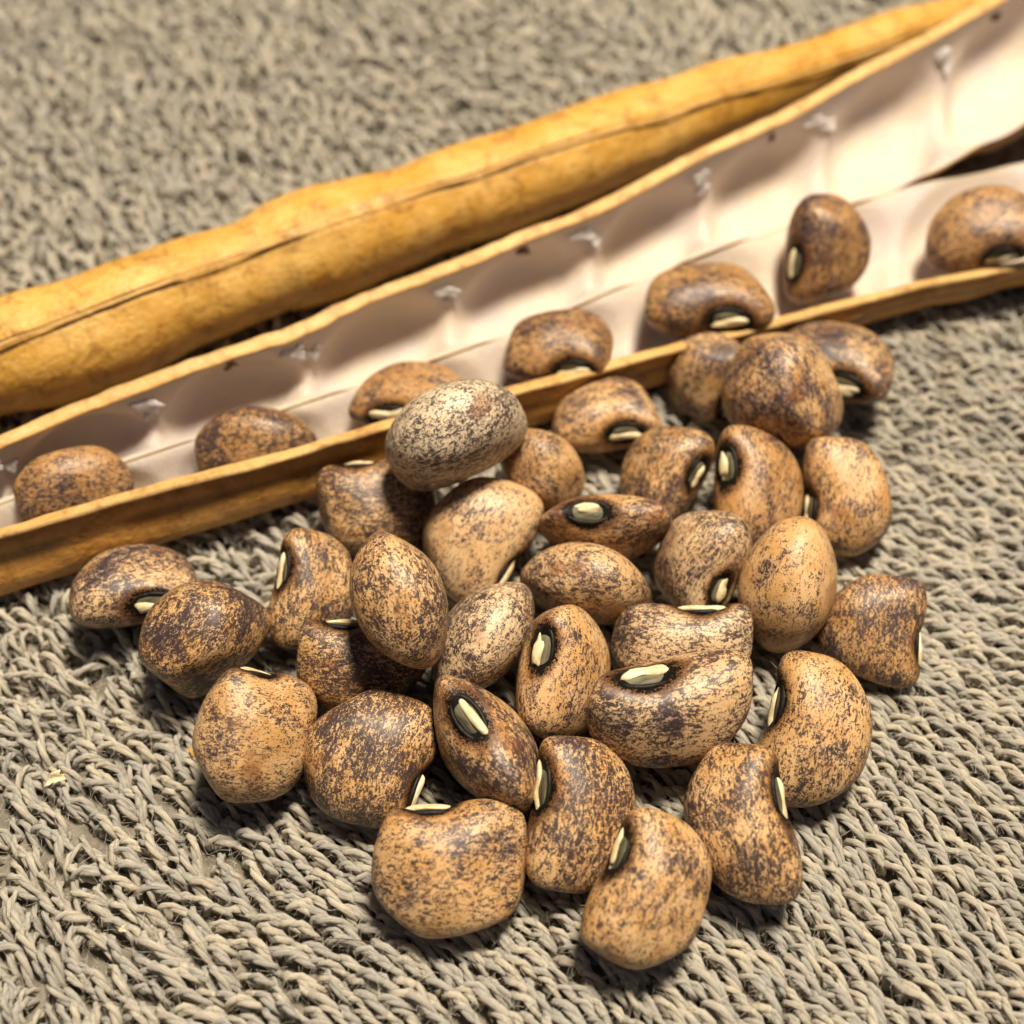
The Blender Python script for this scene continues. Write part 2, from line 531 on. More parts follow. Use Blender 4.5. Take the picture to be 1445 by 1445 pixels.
def closed_pod():
    root = empty("closed_seed_pod", at(600, 330, 0), "long closed yellow dry pod with a seam along its top, behind the split open pod", "seed pod")
    inv = root.matrix_world
    X = np.linspace(-250, 1495, 330)
    NA = 150
    cen, rad, phi = [], [], []
    for x in X:
        t, b, s = interp(C_TOP, x), interp(C_BOT, x), interp(C_SUT, x)
        dx = 4
        sl = math.atan2(-(interp(C_TOP, x+dx)+interp(C_BOT, x+dx)-interp(C_TOP, x-dx)-interp(C_BOT, x-dx))/2, 2*dx)
        r = 0.5
        for _ in range(4):
            p = at(x, 0.5*(t+b), max(r*0.94, 0.62) )
            r = 0.5*(b - t)*math.cos(sl)*depth(p)/FPX
        cen.append(p); rad.append(max(r, 0.03)); phi.append(math.asin(max(-0.9, min(0.9, 1 - 2*(s - t)/(b - t)))))
    cen = np.array(cen); rad = np.array(rad)
    ax = np.gradient(cen, axis=0); ax /= np.linalg.norm(ax, axis=1)[:, None]
    toc = np.array(CAM)[None] - cen
    toc -= (toc*ax).sum(1)[:, None]*ax
    toc /= np.linalg.norm(toc, axis=1)[:, None]
    upv = np.cross(toc, ax); upv *= np.sign(upv[:, 2:3])
    a = np.linspace(-math.pi, math.pi, NA, endpoint=False)
    # extra resolution round the seam
    a = a - 0.75*np.sin(a)
    A = a[None, :] + np.array(phi)[:, None]
    R = np.repeat(rad[:, None], NA, axis=1)
    dist = a[None, :]*rad[:, None]
    gap = np.clip(0.55 + 0.6*np.sin(X*0.011) + 0.35*np.sin(X*0.043), 0.0, 1)
    ridge = 0.022*np.exp(-(np.abs(dist)/0.10)**2.0) - 0.022*np.exp(-(np.abs(dist + 0.004)/0.011)**2.0)*gap[:, None]
    ridge = ridge - 0.009*np.exp(-((dist - 0.075)/0.010)**2) - 0.008*np.exp(-((dist + 0.085)/0.010)**2) + 0.006*np.exp(-((dist - 0.04)/0.02)**2)
    shoulder = -0.006*np.exp(-((np.abs(dist) - 0.22)/0.10)**2)
    fade = np.clip(rad/0.3, 0, 1)[:, None]
    R = R + (ridge + shoulder)*fade
    P = cen[:, None, :] + R[..., None]*(np.cos(A)[..., None]*toc[:, None, :] + np.sin(A)[..., None]*upv[:, None, :])
    D = (P - cen[:, None, :])/R[..., None]
    f1 = wob(41, 10, 1.2, 3.2); f2 = wob(42, 14, 4.0, 9.0)
    dsp = (0.030*f1(P.reshape(-1, 3)) + 0.008*f2(P.reshape(-1, 3))).reshape(len(X), NA)
    P = P + D*(dsp*fade)[..., None]
    dark = np.exp(-(np.abs(dist + 0.004)/0.010)**2)*(0.10 + 0.75*gap[:, None]) + 0.30*np.exp(-((dist - 0.075)/0.010)**2)*(1 - gap[:, None]) + 0.22*np.exp(-((dist + 0.085)/0.012)**2)
    uu = np.repeat((np.arange(len(X))*0.045)[:, None], NA, axis=1); vv = np.repeat((np.abs(a)/3.2)[None, :], len(X), axis=0)
    V = P.reshape(-1, 3) - np.array(root.location)
    F = grid_faces(len(X), NA, True)
    link("shell", mesh_np("shell", V, F, M_POD_Y, attrs={"dark": dark.ravel()}, uv=np.stack([uu.ravel(), vv.ravel()], 1)), None, root)
    # pale seam cord along one lip of the groove
    sV = []; ns = 8
    for i in range(len(X)):
        aa = phi[i] - 0.045/rad[i]
        c0 = cen[i] + (rad[i] + 0.036*fade[i, 0])*(math.cos(aa)*toc[i] + math.sin(aa)*upv[i])
        n0 = math.cos(aa)*toc[i] + math.sin(aa)*upv[i]; b0 = np.cross(ax[i], n0)
        for q in range(ns):
            an = q/ns*2*math.pi
            rr = 0.010*fade[i, 0]*(1 + 0.25*math.sin(i*0.5) + 0.2*math.sin(i*0.17))
            sV.append(c0 + rr*(math.cos(an)*n0 + 1.6*math.sin(an)*b0))
    sV = np.array(sV) - np.array(root.location)
    link("seam", mesh_np("seam", sV, grid_faces(len(X), ns, True), M_RIM, attrs={"dark": np.zeros(len(sV))}, uv=np.c_[np.repeat(np.arange(len(X))*0.045, ns), np.tile(np.arange(ns)/ns, len(X))]), None, root)
closed_pod()

# ------------------------------------------------------------------ open pod
F_RIM = [(-260, 830), (-100, 782), (0, 752), (189, 697), (379, 648), (461, 624), (547, 598), (711, 553), (861, 513), (960, 487), (1049, 465), (1100, 452), (1250, 414), (1306, 400), (1445, 373), (1600, 345)]
F_Z = [(-260, 0.86), (0, 0.84), (379, 0.80), (740, 0.72), (960, 0.66), (1250, 0.62), (1600, 0.62)]
F_BACK = [(-260, 798), (0, 714), (300, 615), (480, 556), (640, 503), (713, 477), (795, 444), (861, 416), (905, 398), (1038, 347), (1105, 324), (1211, 290), (1280, 266), (1445, 231), (1600, 198)]
FB_Z = [(-260, 0.44), (0, 0.44), (640, 0.46), (1038, 0.53), (1280, 0.66), (1600, 0.75)]
R_LOW = [(-260, 795), (0, 711), (300, 612), (480, 553), (640, 500), (713, 474), (795, 441), (861, 413), (905, 395), (1038, 344), (1105, 321), (1211, 287), (1280, 259), (1322, 243), (1377, 211), (1445, 175), (1600, 90)]
RL_Z = [(-260, 0.45), (0, 0.45), (640, 0.47), (1038, 0.54), (1280, 0.68), (1445, 0.80), (1600, 0.95)]
R_RIM = [(-260, 722), (-100, 668), (0, 628), (83, 592), (166, 560), (289, 515), (380, 485), (411, 476), (516, 426), (591, 398), (680, 364), (740, 338), (844, 298), (969, 232), (1045, 196), (1114, 164), (1211, 109), (1294, 66), (1402, 5), (1500, -50), (1600, -105)]
R_Z = [(-260, 1.02), (0, 1.02), (379, 1.02), (740, 1.08), (1045, 1.24), (1250, 1.40), (1600, 1.65)]
F_SEPT = [-235, 0, 230, 472, 690, 888, 1092, 1272, 1470]
R_SEPT = [-225, -10, 205, 425, 632, 835, 1000, 1170, 1345, 1500]

def valve(root, name, label, ta, za, tb, zb, dep, sept, rim_a, rim_b, shell_mat, seed, bulge=0.11, pdep=0.24):
    """one half of the pod: a trough from edge a to edge b with a chambered lining"""
    X = np.linspace(-250, 1590, 300)
    NS = 56
    S = np.linspace(0, 1, NS)
    pa = np.array([at(x, interp(ta, x), interp(za, x)) for x in X])
    pb = np.array([at(x, interp(tb, x), interp(zb, x)) for x in X])
    # phase of the chambers
    sep = np.array(sept, dtype=float)
    ph = np.interp(X, sep, np.arange(len(sep)))
    fr = ph - np.floor(ph)
    edge = np.minimum(fr, 1 - fr)                      # 0 at a septum, .5 mid chamber
    cham = sstep(0.02, 0.30, edge)
    ch = pb - pa
    w_ = np.linalg.norm(ch, axis=1)
    hor = ch.copy(); hor[:, 2] = 0; hor /= np.linalg.norm(hor, axis=1)[:, None]
    D = np.array([interp(dep, x) for x in X])
    # steep at the free rim, gentle towards the hinge
    e_ = S if rim_a else 1 - S
    sh = np.sin(math.pi*e_**0.80)**(0.55 + 0.75*e_)
    bul = np.sin(2*math.pi*S)*sstep(0.62, 0.40, e_)
    L = pa[:, None, :] + ch[:, None, :]*S[None, :, None]
    L[..., 2] -= D[:, None]*sh[None, :]
    L -= hor[:, None, :]*(bulge*bul[None, :]*np.clip(D/0.4, 0, 1)[:, None])[..., None]
    win = sstep(0.03, 0.22, S)*sstep(0.97, 0.78, S)
    def normals(G):
        du = np.gradient(G, axis=0); dv = np.gradient(G, axis=1)
        n = np.cross(du, dv); n /= np.maximum(np.linalg.norm(n, axis=2), 1e-9)[..., None]
        return n
    N = normals(L)                                     # points up / inwards
    if N[..., 2].mean() < 0: N = -N
    lo = np.array(root.location)
    f1 = wob(seed, 10, 1.5, 4); f2 = wob(seed+1, 14, 5, 11)
    fl = lambda G, f: f(G.reshape(-1, 3)).reshape(G.shape[:2])
    q_ = np.abs(2*fr - 1)[:, None]**2.1 + np.abs(2*(0.05 + 0.90*S) - 1)[None, :]**2.3
    pocket = sstep(1.08, 0.22, q_)
    inner = L + N*(0.035 - pdep*pocket 
                   + 0.010*fl(L, f1)*win[None, :] + 0.004*fl(L, f2)*win[None, :])[..., None]
    opk = np.repeat(win[None, :]*0.95, len(X), 0) + 0*pocket if rim_a else pocket
    opk = np.maximum(opk, pocket*0.98)
    outer = L - N*(0.072 + (pdep - 0.035)*opk + (0.020*fl(L, f1) + 0.007*fl(L, f2)))[..., None]
    outer[:, 0] = L[:, 0] - N[:, 0]*0.03
    outer[:, -1] = L[:, -1] - N[:, -1]*0.03
    n = len(X)
    uv = np.stack([np.repeat((np.arange(n)*0.045)[:, None], NS, 1).ravel(), np.repeat((S*1.2)[None], n, 0).ravel()], 1)
    F = grid_faces(n, NS)
    # shell: outer skin plus edge strips back to the inner line so that it is a closed, thick wall
    V = np.concatenate([outer.reshape(-1, 3), (inner - N*0.018).reshape(-1, 3)]) - lo
    o2 = n*NS
    F2 = np.vstack([F, F[:, ::-1] + o2,
                    np.array([(i*NS, (i+1)*NS, (i+1)*NS + o2, i*NS + o2) for i in range(n-1)]),
                    np.array([(i*NS+NS-1, i*NS+NS-1+o2, (i+1)*NS+NS-1+o2, (i+1)*NS+NS-1) for i in range(n-1)])])
    sd = np.zeros((n, NS))
    if rim_a: sd += (0.75*np.exp(-((S - 0.045)/0.018)**2))[None, :]
    val = link(name, mesh_np(name, V, F2, shell_mat, attrs={"dark": np.concatenate([sd.ravel(), sd.ravel()*0])}, uv=np.vstack([uv, uv])), None, root)
    val["label"] = label
    dk = np.zeros((n, NS))
    for (has, sgn) in ((rim_a, 0), (rim_b, 1)):
        if not has:
            e = S if sgn == 0 else 1 - S
            dk += np.repeat((0.6*np.exp(-(e/0.022)**2))[None], n, 0)
    link("lining", mesh_np("lining", inner.reshape(-1, 3) - lo, F, M_LINE, attrs={"dark": dk.ravel()}, uv=uv), None, val)
    # rim: the thick suture edge, a rounded flat band
    for (has, j, dirn) in ((rim_a, 0, -1), (rim_b, NS-1, 1)):
        if not has: continue
        ns = 14
        rv = []; dkv = []
        c = L[:, j]
        tang = np.gradient(c, axis=0); tang /= np.linalg.norm(tang, axis=1)[:, None]
        g1 = wob(seed+7+j, 10, 1.0, 5); g3 = wob(seed+9+j, 16, 9, 26)
        wv = g1(c)
        for i in range(n):
            out = hor[i]*dirn
            e1 = (out*has[1] + np.array([0, 0, has[2]])); e1 -= tang[i]*e1.dot(tang[i]); e1 /= np.linalg.norm(e1)
            e2 = np.cross(tang[i], e1); e2 = e2*np.sign(e2[2] if abs(e2[2]) > 0.05 else 1)
            wd = has[0]*(1 + 0.10*wv[i]); th = 0.032
            for q in range(ns):
                an = q/ns*2*math.pi
                ca, sa = math.cos(an), math.sin(an)
                x_ = abs(ca)**0.6*(1 if ca > 0 else -1); y_ = abs(sa)**0.6*(1 if sa > 0 else -1)
                gro = 0.016*math.exp(-((x_ - 0.25)/0.2)**2) if y_ > 0 else 0
                rv.append(c[i] + e1*(wd*x_ + wd*0.35) + e2*(th*y_ - gro))
                dkv.append(0.55*math.exp(-((x_ - 0.9)/0.16)**2)*(0.5 + 0.5*math.sin(i*0.13 + math.sin(i*0.05)*3)))
        rv = np.array(rv); rv = rv + np.stack([0*rv[:, 0], 0*rv[:, 0], 0.0065*g3(rv)], 1) + 0.005*np.outer(g3(rv*1.3 + 4), [0.2, 1, 0])
        link("rim", mesh_np("rim", np.array(rv) - lo, grid_faces(n, ns, True), M_RIM, attrs={"dark": dkv},
             uv=np.c_[np.repeat(np.arange(n)*0.045, ns), np.tile(np.abs(np.arange(ns)/ns - 0.5), n)]), None, val)
    return val, X, inner, N, edge

open_pod = empty("open_seed_pod", at(650, 520, 0), "split open tan dry pod with white chambered lining, a row of beans inside", "seed pod")
fv = valve(open_pod, "valve", "front half of the open pod holding the beans", F_RIM, F_Z, F_BACK, FB_Z,
           [(-260, 0.60), (0, 0.60), (740, 0.50), (1250, 0.40), (1600, 0.40)], F_SEPT, (0.085, 0.9, 0.35), None, M_POD_B, 61, 0.20, 0.135)
rv = valve(open_pod, "valve", "rear half of the open pod, its white chambers empty", R_LOW, RL_Z, R_RIM, R_Z,
           [(-260, 0.36), (0, 0.36), (740, 0.42), (1045, 0.50), (1300, 0.58), (1600, 0.60)], R_SEPT, None, (0.080, 0.85, 0.2), M_POD_B, 71)

def flake(name, center, n, t, sizes, mat, parent, seed, lo, lumps=1.0):
    """small crumpled papery sheet with thickness; n = facing, t = long direction"""
    r = np.random.default_rng(seed)
    n = np.array(n, float); n /= np.linalg.norm(n)
    t = np.array(t, float); t -= n*t.dot(n); t /= np.linalg.norm(t)
    b = np.cross(n, t)
    K = 9
    g = np.linspace(-1, 1, K)
    U, W = np.meshgrid(g, g, indexing='ij')
    f = wob(seed, 6, 2.0, 5.5)
    ring = np.sqrt(U*U + W*W) + 1e-6
    sq = np.maximum(np.abs(U), np.abs(W))/ring       # square grid pulled to a ragged disc
    U2, W2 = U*sq, W*sq
    rag = 1 + 0.28*np.sin(3*np.arctan2(W, U) + seed) + 0.18*np.sin(7*np.arctan2(W, U) + seed*2)
    U2 = U2*rag; W2 = W2*rag
    Q = np.stack([U2.ravel(), W2.ravel(), np.zeros(K*K)], 1)
    h = f(Q)*0.22*lumps*sizes[1]
    base = np.array(center) + np.outer(U2.ravel()*sizes[0], t) + np.outer(W2.ravel()*sizes[1], b)
    th = max(0.006, sizes[1]*0.06)
    top = base + np.outer(h + th, n); bot = base + np.outer(h - th, n)
    F = grid_faces(K, K)
    rim = [i*K for i in range(K)] + [(K-1)*K + j for j in range(1, K)] + [i*K + K-1 for i in range(K-2, -1, -1)] + [j for j in range(K-2, 0, -1)]
    F3 = [(rim[i], rim[(i+1) % len(rim)], rim[(i+1) % len(rim)] + K*K, rim[i] + K*K) for i in range(len(rim))]
    V = np.vstack([top, bot]) - np.array(lo)
    return link(name, mesh_np(name, V, np.vstack([F, F[:, ::-1] + K*K, np.array(F3)]), mat), None, parent)

def on_valve(v, px, s):
    val, X, inner, N, edge = v
    i = int(np.argmin(np.abs(X - px))); j = int(round(s*(inner.shape[1]-1)))
    return inner[i, j], N[i, j], inner[min(i+1, len(X)-1), j] - inner[i-1, j]

for q, px in enumerate(R_SEPT[1:-1]):
    for z, (s, dx, a, b) in enumerate(((0.955, -14, 0.10 + 0.12*((q*0.618) % 1), 0.05 + 0.05*((q*0.37) % 1)), (0.885, 6 - 10*(q % 2), 0.07, 0.07 + 0.05*((q*0.71) % 1)))):
        p, n, t = on_valve(rv, px + dx, s)
        flake("membrane", p + n*0.02, n*0.9 + np.array([0, -0.2, 0.4]), t + 0.15*n, (a, b), M_MEMB, rv[0], 500 + q*3 + z, open_pod.location, 0.55)
for q, px in enumerate(F_SEPT[2:-1]):
    for z, (s, dx, a, b) in enumerate(((0.16, 0, 0.10, 0.06), (0.24, 16, 0.07, 0.05))):
        p, n, t = on_valve(fv, px + dx, s)
        flake("membrane", p + n*0.05, n + np.array([0, -0.3, 0.4]), t + 0.3*n, (a, b), M_MEMB, fv[0], 560 + q*3 + z, open_pod.location, 2.0)
for q, px in enumerate((322, 738, 1096, 1420)):
    p, n, t = on_valve(rv, px, 0.955)
    flake("seed_stalk", p + n*0.035, n, t, (0.075, 0.045), M_STALK, rv[0], 600 + q, open_pod.location, 2.5)

# ------------------------------------------------------------------ beans
_bm = bmesh.new()
bmesh.ops.create_icosphere(_bm, subdivisions=5, radius=1.0)
_bm.verts.ensure_lookup_table()
ICO_V = np.array([v.co[:] for v in _bm.verts])
ICO_F = np.array([[v.index for v in f.verts] for f in _bm.faces])
_bm.free()
_bm = bmesh.new()
bmesh.ops.create_icosphere(_bm, subdivisions=3, radius=1.0)
_bm.verts.ensure_lookup_table()
SM_V = np.array([v.co[:] for v in _bm.verts])
SM_F = np.array([[v.index for v in f.verts] for f in _bm.faces])
_bm.free()

def bean_shape(seed, W, T, nn, bend, asym, notch, flat=0.8, taper=0.16):
    d = ICO_V
    r = 1.0/np.sqrt((np.abs(d[:, 0])**nn + np.abs(d[:, 1])**nn)**(2.0/nn) + d[:, 2]**2)
    p = d*r[:, None]
    x = p[:, 0]*0.5
    y = p[:, 1]*0.5*W*(1 + asym*p[:, 0])
    z = p[:, 2]*0.5*T*(1 - taper*np.abs(p[:, 0])**2.0)*(1 - 0.5*asym*p[:, 0])*(1 - 0.10*p[:, 1])
    y = y + bend*(p[:, 0]**2 - 0.3)
    hil = np.exp(-((x - HX)/0.17)**2 - (z/0.15)**2)*sstep(0.1, 0.6, p[:, 1])
    y = y - notch*hil
    f = wob(seed, 7, 2.0, 5.0); g = wob(seed + 1, 9, 7, 14)
    P = np.stack([x, y, z], 1)
    # seeds pressed against each other in the pod: softly flattened sides
    rr = np.random.default_rng(seed + 9)
    dirs = [(1, rr.normal()*0.25, rr.normal()*0.35), (-1, rr.normal()*0.25, rr.normal()*0.35),
            (rr.normal()*0.2, rr.normal()*0.2, 1), (rr.normal()*0.2, rr.normal()*0.2, -1),
            (rr.normal()*0.4, -1, rr.normal()*0.4), (0.8, -0.8, rr.normal()*0.4), (-0.8, -0.8, rr.normal()*0.4)]
    for q in dirs:
        q = np.array(q); q /= np.linalg.norm(q)
        t = P @ q
        h = t.max()*rr.uniform(0.80, 0.93)
        over = 0.018*np.logaddexp(0, (t - h)/0.018)
        P = P - np.outer(over*flat, q)
    P = P*(1 + 0.028*f(P*1.6) + 0.0045*g(P*1.6))[:, None]
    return P

BEAN_GROUP_PILE = "loose beans heaped on the towel"
BEAN_GROUP_POD = "beans lying in the open pod"
BEANS = []
SPEC = []
#FIT-BEGIN
FIT = {0: (104.148, 688.207, 170.523, 0.877, -0.25),
       1: (362.606, 632.322, 189.331, 0.8, -0.141),
       2: (585.564, 564.239, 178.034, 0.856, -0.011),
       3: (789.138, 490.315, 163.102, 0.982, -0.085),
       4: (993.989, 427.66, 181.378, 0.983, 0.009),
       5: (1161.062, 352.561, 156.526, 1.023, -0.072),
       6: (1382.419, 325.311, 160.819, 0.988, -0.012),
       7: (1176.238, 516.162, 179.558, 0.98, 0.081),
       8: (990.095, 548.385, 130.371, 1.032, -0.116),
       9: (1106.428, 570.696, 180.255, 1.013, 0.015),
       10: (857.65, 603.333, 162.751, 0.995, -0.022),
       11: (935.086, 658.535, 151.066, 1.01, -0.103),
       12: (1057.731, 685.286, 184.76, 0.946, -0.073),
       13: (1180.958, 689.277, 180.631, 1.005, -0.022),
       14: (759.415, 667.041, 124.815, 0.953, 0.248),
       15: (533.925, 725.508, 173.319, 0.987, -0.022),
       16: (683.495, 755.435, 190.441, 1.014, -0.063),
       17: (639.908, 617.914, 208.191, 1.019, 0.108),
       18: (863.206, 743.706, 190.054, 1.001, -0.003),
       19: (994.038, 786.77, 160.421, 1.05, -0.219),
       20: (1112.453, 825.325, 203.246, 0.986, 0.059),
       21: (830.018, 829.448, 193.521, 0.957, 0.151),
       22: (1232.279, 882.41, 159.496, 0.974, 0.051),
       23: (188.019, 834.659, 179.181, 1.01, 0.059),
       24: (291.311, 900.348, 185.025, 1.005, 0.233),
       25: (430.708, 835.77, 173.435, 0.92, 0.071),
       26: (565.041, 845.497, 199.075, 1.005, 0.041),
       27: (682.889, 901.509, 186.753, 1.015, -0.136),
       28: (789.863, 952.408, 197.297, 0.987, 0.029),
       29: (512.403, 964.4, 194.443, 0.925, -0.087),
       30: (961.447, 916.589, 211.1, 0.817, 0.137),
       31: (366.093, 1034.215, 150.957, 1.117, 0.238),
       32: (531.253, 1064.378, 195.165, 1.05, -0.023),
       33: (952.077, 1005.911, 251.568, 0.942, -0.25),
       34: (680.61, 1061.433, 218.293, 1.013, 0.133),
       35: (1139.583, 1042.025, 232.222, 0.961, 0.205),
       36: (816.386, 1151.839, 229.948, 0.917, 0.152),
       37: (1037.381, 1156.184, 231.746, 0.972, -0.231),
       38: (642.658, 1215.959, 224.265, 1.0, -0.027),
       39: (918.74, 1246.339, 228.247, 0.952, 0.248)}
OFF = {7: (0.008, 0.02, -0.005),
       8: (0.044, 0.189, -0.005),
       9: (-0.072, -0.048, 0.279),
       10: (-0.012, 0.128, -0.005),
       11: (0.022, -0.096, -0.002),
       12: (0.039, -0.063, -0.0),
       13: (0.043, -0.091, -0.004),
       14: (0.025, 0.055, -0.004),
       15: (-0.02, 0.095, -0.005),
       16: (-0.03, -0.034, -0.005),
       17: (0.016, -0.071, 0.104),
       18: (-0.059, 0.025, -0.005),
       19: (-0.029, -0.088, 0.054),
       20: (0.021, 0.023, -0.005),
       21: (-0.008, 0.024, -0.005),
       22: (0.013, 0.0, -0.005),
       23: (-0.025, 0.043, -0.005),
       24: (-0.049, -0.006, -0.001),
       25: (0.052, 0.006, -0.005),
       26: (0.063, -0.372, 0.623),
       27: (-0.014, 0.012, -0.005),
       28: (0.016, -0.009, -0.0),
       29: (-0.047, 0.21, -0.005),
       30: (0.01, 0.032, -0.003),
       31: (-0.022, 0.007, -0.005),
       32: (-0.04, -0.047, 0.04),
       33: (-0.039, -0.022, 0.189),
       34: (0.039, 0.06, -0.005),
       35: (0.023, 0.024, -0.005),
       36: (-0.005, 0.002, -0.005),
       37: (0.073, -0.059, 0.033),
       38: (-0.011, -0.038, -0.002),
       39: (-0.043, -0.085, 0.059)}
#FIT-END
def bean(px, py, length, X, H, label, side=1, W=0.78, T=0.60, nn=2.7, bend=0.09, asym=0.06, notch=0.07,
         tone=0.0, wash=0.5, lift=0.0, z=None, group=BEAN_GROUP_PILE, brown=0.0, pale=0.0, flat=0.7, taper=0.16):
    """px,py: where its middle stands; length in photo pixels; X: direction of the end nearest the hilum,
    H: direction the hilum faces, both as (right, up, towards the viewer)"""
    k = len(BEANS)
    seed = 1000 + k*17
    roll = 0.0
    if k in FIT:
        px, py, length, wt, roll = FIT[k]
        W, T = W*wt, T*wt
    SPEC.append(dict(px=px, py=py, length=length, X=X, H=H, W=W, T=T, nn=nn, bend=bend, asym=asym, notch=notch, seed=seed, z=z, lift=lift, flat=flat, taper=taper))
    cr, sr = math.cos(roll), math.sin(roll)
    X = (X[0]*cr - X[1]*sr, X[0]*sr + X[1]*cr, X[2]); H = (H[0]*cr - H[1]*sr, H[0]*sr + H[1]*cr, H[2])
    v = ray(px, py).normalized()
    b = -v
    r = UP.cross(b).normalized(); u = b.cross(r)
    tw = lambda q: (r*q[0] + u*q[1] + b*q[2]).normalized()
    h = tw(H); x = tw(X); x = (x - h*x.dot(h)).normalized(); zz = x.cross(h)
    fore = math.sqrt(max(0.2, 1 - x.dot(v)**2))
    R = Matrix((x, h, zz)).transposed()
    P = bean_shape(seed, W, T, nn, bend, asym, notch, flat, taper)
    Rn = np.array(R)
    zmin = (P @ Rn.T)[:, 2].min()
    zc = 0.5
    for _ in range(6):
        p = at(px, py, zc)
        L = length*depth(p)/FPX/fore
        zc = (-zmin*L - 0.045 + lift) if z is None else z
    p = at(px, py, zc) + Vector(OFF.get(k, (0, 0, 0)))
    root = empty("bean", p, label, "bean", group)
    root.rotation_mode = 'QUATERNION'
    root.rotation_quaternion = R.to_quaternion()
    root.scale = (L, L, L)
    me = mesh_np("seed_coat", P, ICO_F, M_COAT)
    c = link("seed_coat", me, None, root)
    c["seed"] = float((k*7.31) % 97.0); c["tone"] = float(tone); c["wash"] = float(wash); c["brown"] = float(brown); c["pale"] = float(pale)
    # hilum cushion and the cream aril on it
    def surf(xq, zq=0.0):
        m = (P[:, 1] > 0.05)
        dd = (P[:, 0] - xq)**2 + (P[:, 2] - zq)**2 + np.where(m, 0, 9)
        i = np.argsort(dd)[:4]
        return P[i, 1].mean()
    y0 = surf(HX); sl = math.atan2(surf(HX + 0.12) - surf(HX - 0.12), 0.24)
    f = wob(seed + 5, 6, 6, 16)
    cs, sn = math.cos(sl), math.sin(sl)
    def oval(rx, ry, rz, oy, oz, jit, sq=1.0, ox=0.0):
        Q = SM_V.copy()
        Q[:, 0] = np.sign(Q[:, 0])*np.abs(Q[:, 0])**sq
        Q = Q*(1 + jit*f(Q*np.array([0.42, 0.2, 0.25]) + oz*30))[:, None]
        Q = Q*np.array([rx, ry, rz]) + np.array([ox, oy, oz])
        X_ = Q[:, 0]*cs - Q[:, 1]*sn; Y_ = Q[:, 0]*sn + Q[:, 1]*cs
        return np.stack([X_ + HX, Y_ + y0, Q[:, 2]], 1)
    link("hilum", mesh_np("hilum", oval(0.150, 0.036, 0.070, -0.006, 0.0, 0.06), SM_F, M_HILUM), None, root)
    ta = np.linspace(0, 2*math.pi, 40, endpoint=False); tb = np.linspace(0, 2*math.pi, 8, endpoint=False)
    ring = []
    for a_ in ta:
        wv = 1 + 0.16*f(np.array([[math.cos(a_)*0.3, math.sin(a_)*0.3, 0.5]]))[0]
        for b_ in tb:
            rr = 0.017*wv*math.cos(b_)
            q0 = np.array([(0.158 + rr)*math.cos(a_), 0.004 + 0.020*wv*math.sin(b_), (0.078 + rr)*math.sin(a_)])
            ring.append((q0[0]*cs - q0[1]*sn + HX, q0[0]*sn + q0[1]*cs + y0, q0[2]))
    link("hilum_rim", mesh_np("hilum_rim", np.array(ring), grid_faces(41, 8, True)[:320] % 320, M_BLACK), None, root)
    AR = oval(0.134, 0.027, 0.038, 0.019, 0.027*side, 0.30, 0.80)
    link("aril", mesh_np("aril", AR, SM_F, M_ARIL), None, root)
    BEANS.append(root)
    return root

# ---- beans in the pod, left to right
G = BEAN_GROUP_POD  # their brown tint is partly shade inside the pod, put into the colour
bean(106, 694, 195, (0.86, 0.50, 0.0), (0.35, -0.88, 0.15), "brown bean leaning in the leftmost chamber of the open pod", z=0.54, group=G, brown=0.65, tone=-0.02, wash=0.4, W=0.72)
bean(366, 632, 192, (0.97, 0.2, 0.05), (0.15, -0.95, -0.1), "low tan bean in the pod, second from the left, half hidden by the rim", z=0.54, group=G, brown=0.65, tone=0.0, wash=0.45, W=0.72)
bean(580, 568, 182, (-0.97, -0.2, 0.05), (-0.2, -0.60, 0.76), "orange-tan bean in the pod right behind the pale bean propped on the rim", z=0.54, group=G, brown=0.65, tone=-0.03, wash=0.4, W=0.7)
bean(787, 489, 160, (0.95, 0.22, 0.0), (0.0, -0.62, 0.78), "bean in the middle of the pod, its dark scar touching the front rim", z=0.66, group=G, brown=0.65, tone=-0.01, wash=0.35, W=0.8)
bean(1001, 426, 185, (0.97, -0.05, -0.1), (0.15, -0.42, 0.89), "brown bean in the pod whose cream scar shows just above the rim", z=0.66, group=G, brown=0.65, tone=0.0, wash=0.55, W=0.74)
bean(1168, 352, 158, (-0.22, -0.97, 0.1), (-0.68, 0.0, 0.72), "bean standing upright in the pod with its scar facing left", z=0.74, group=G, brown=0.65, tone=0.0, wash=0.75, W=0.78, T=0.68)
bean(1390, 322, 168, (0.97, 0.1, 0.0), (0.15, -0.72, 0.6), "blurred brown bean in the pod, cut by the right edge of the photo", z=0.80, group=G, brown=0.65, tone=-0.02, wash=0.6, W=0.78)
# ---- the heap, back to front
bean(1172, 513, 178, (0.95, -0.24, 0.0), (-0.22, -0.40, 0.88), "purplish bean farthest back right in the heap, just under the pod rim", tone=0.01, wash=0.9)
bean(992, 550, 150, (0.45, -0.85, 0.1), (0.80, -0.35, 0.35), "shaded tan bean under the pod rim, left of the broad blunt bean", tone=0.0, wash=0.5)
bean(1106, 572, 175, (0.32, -0.92, 0.2), (0.55, 0.20, -0.75), "broad blunt brown bean with no scar showing, at the back right", tone=-0.02, wash=0.95, W=0.85, T=0.82)
bean(860, 598, 160, (0.98, 0.12, 0.0), (0.12, -0.45, 0.88), "small bean just below the pod rim, cream scar facing down right", tone=-0.02, wash=0.6, T=0.64)
bean(940, 662, 168, (0.62, 0.70, 0.25), (0.68, -0.22, 0.65), "bean with a stubby scar at its upper right, left of the upright orange bean", tone=0.0, wash=0.6, T=0.7)
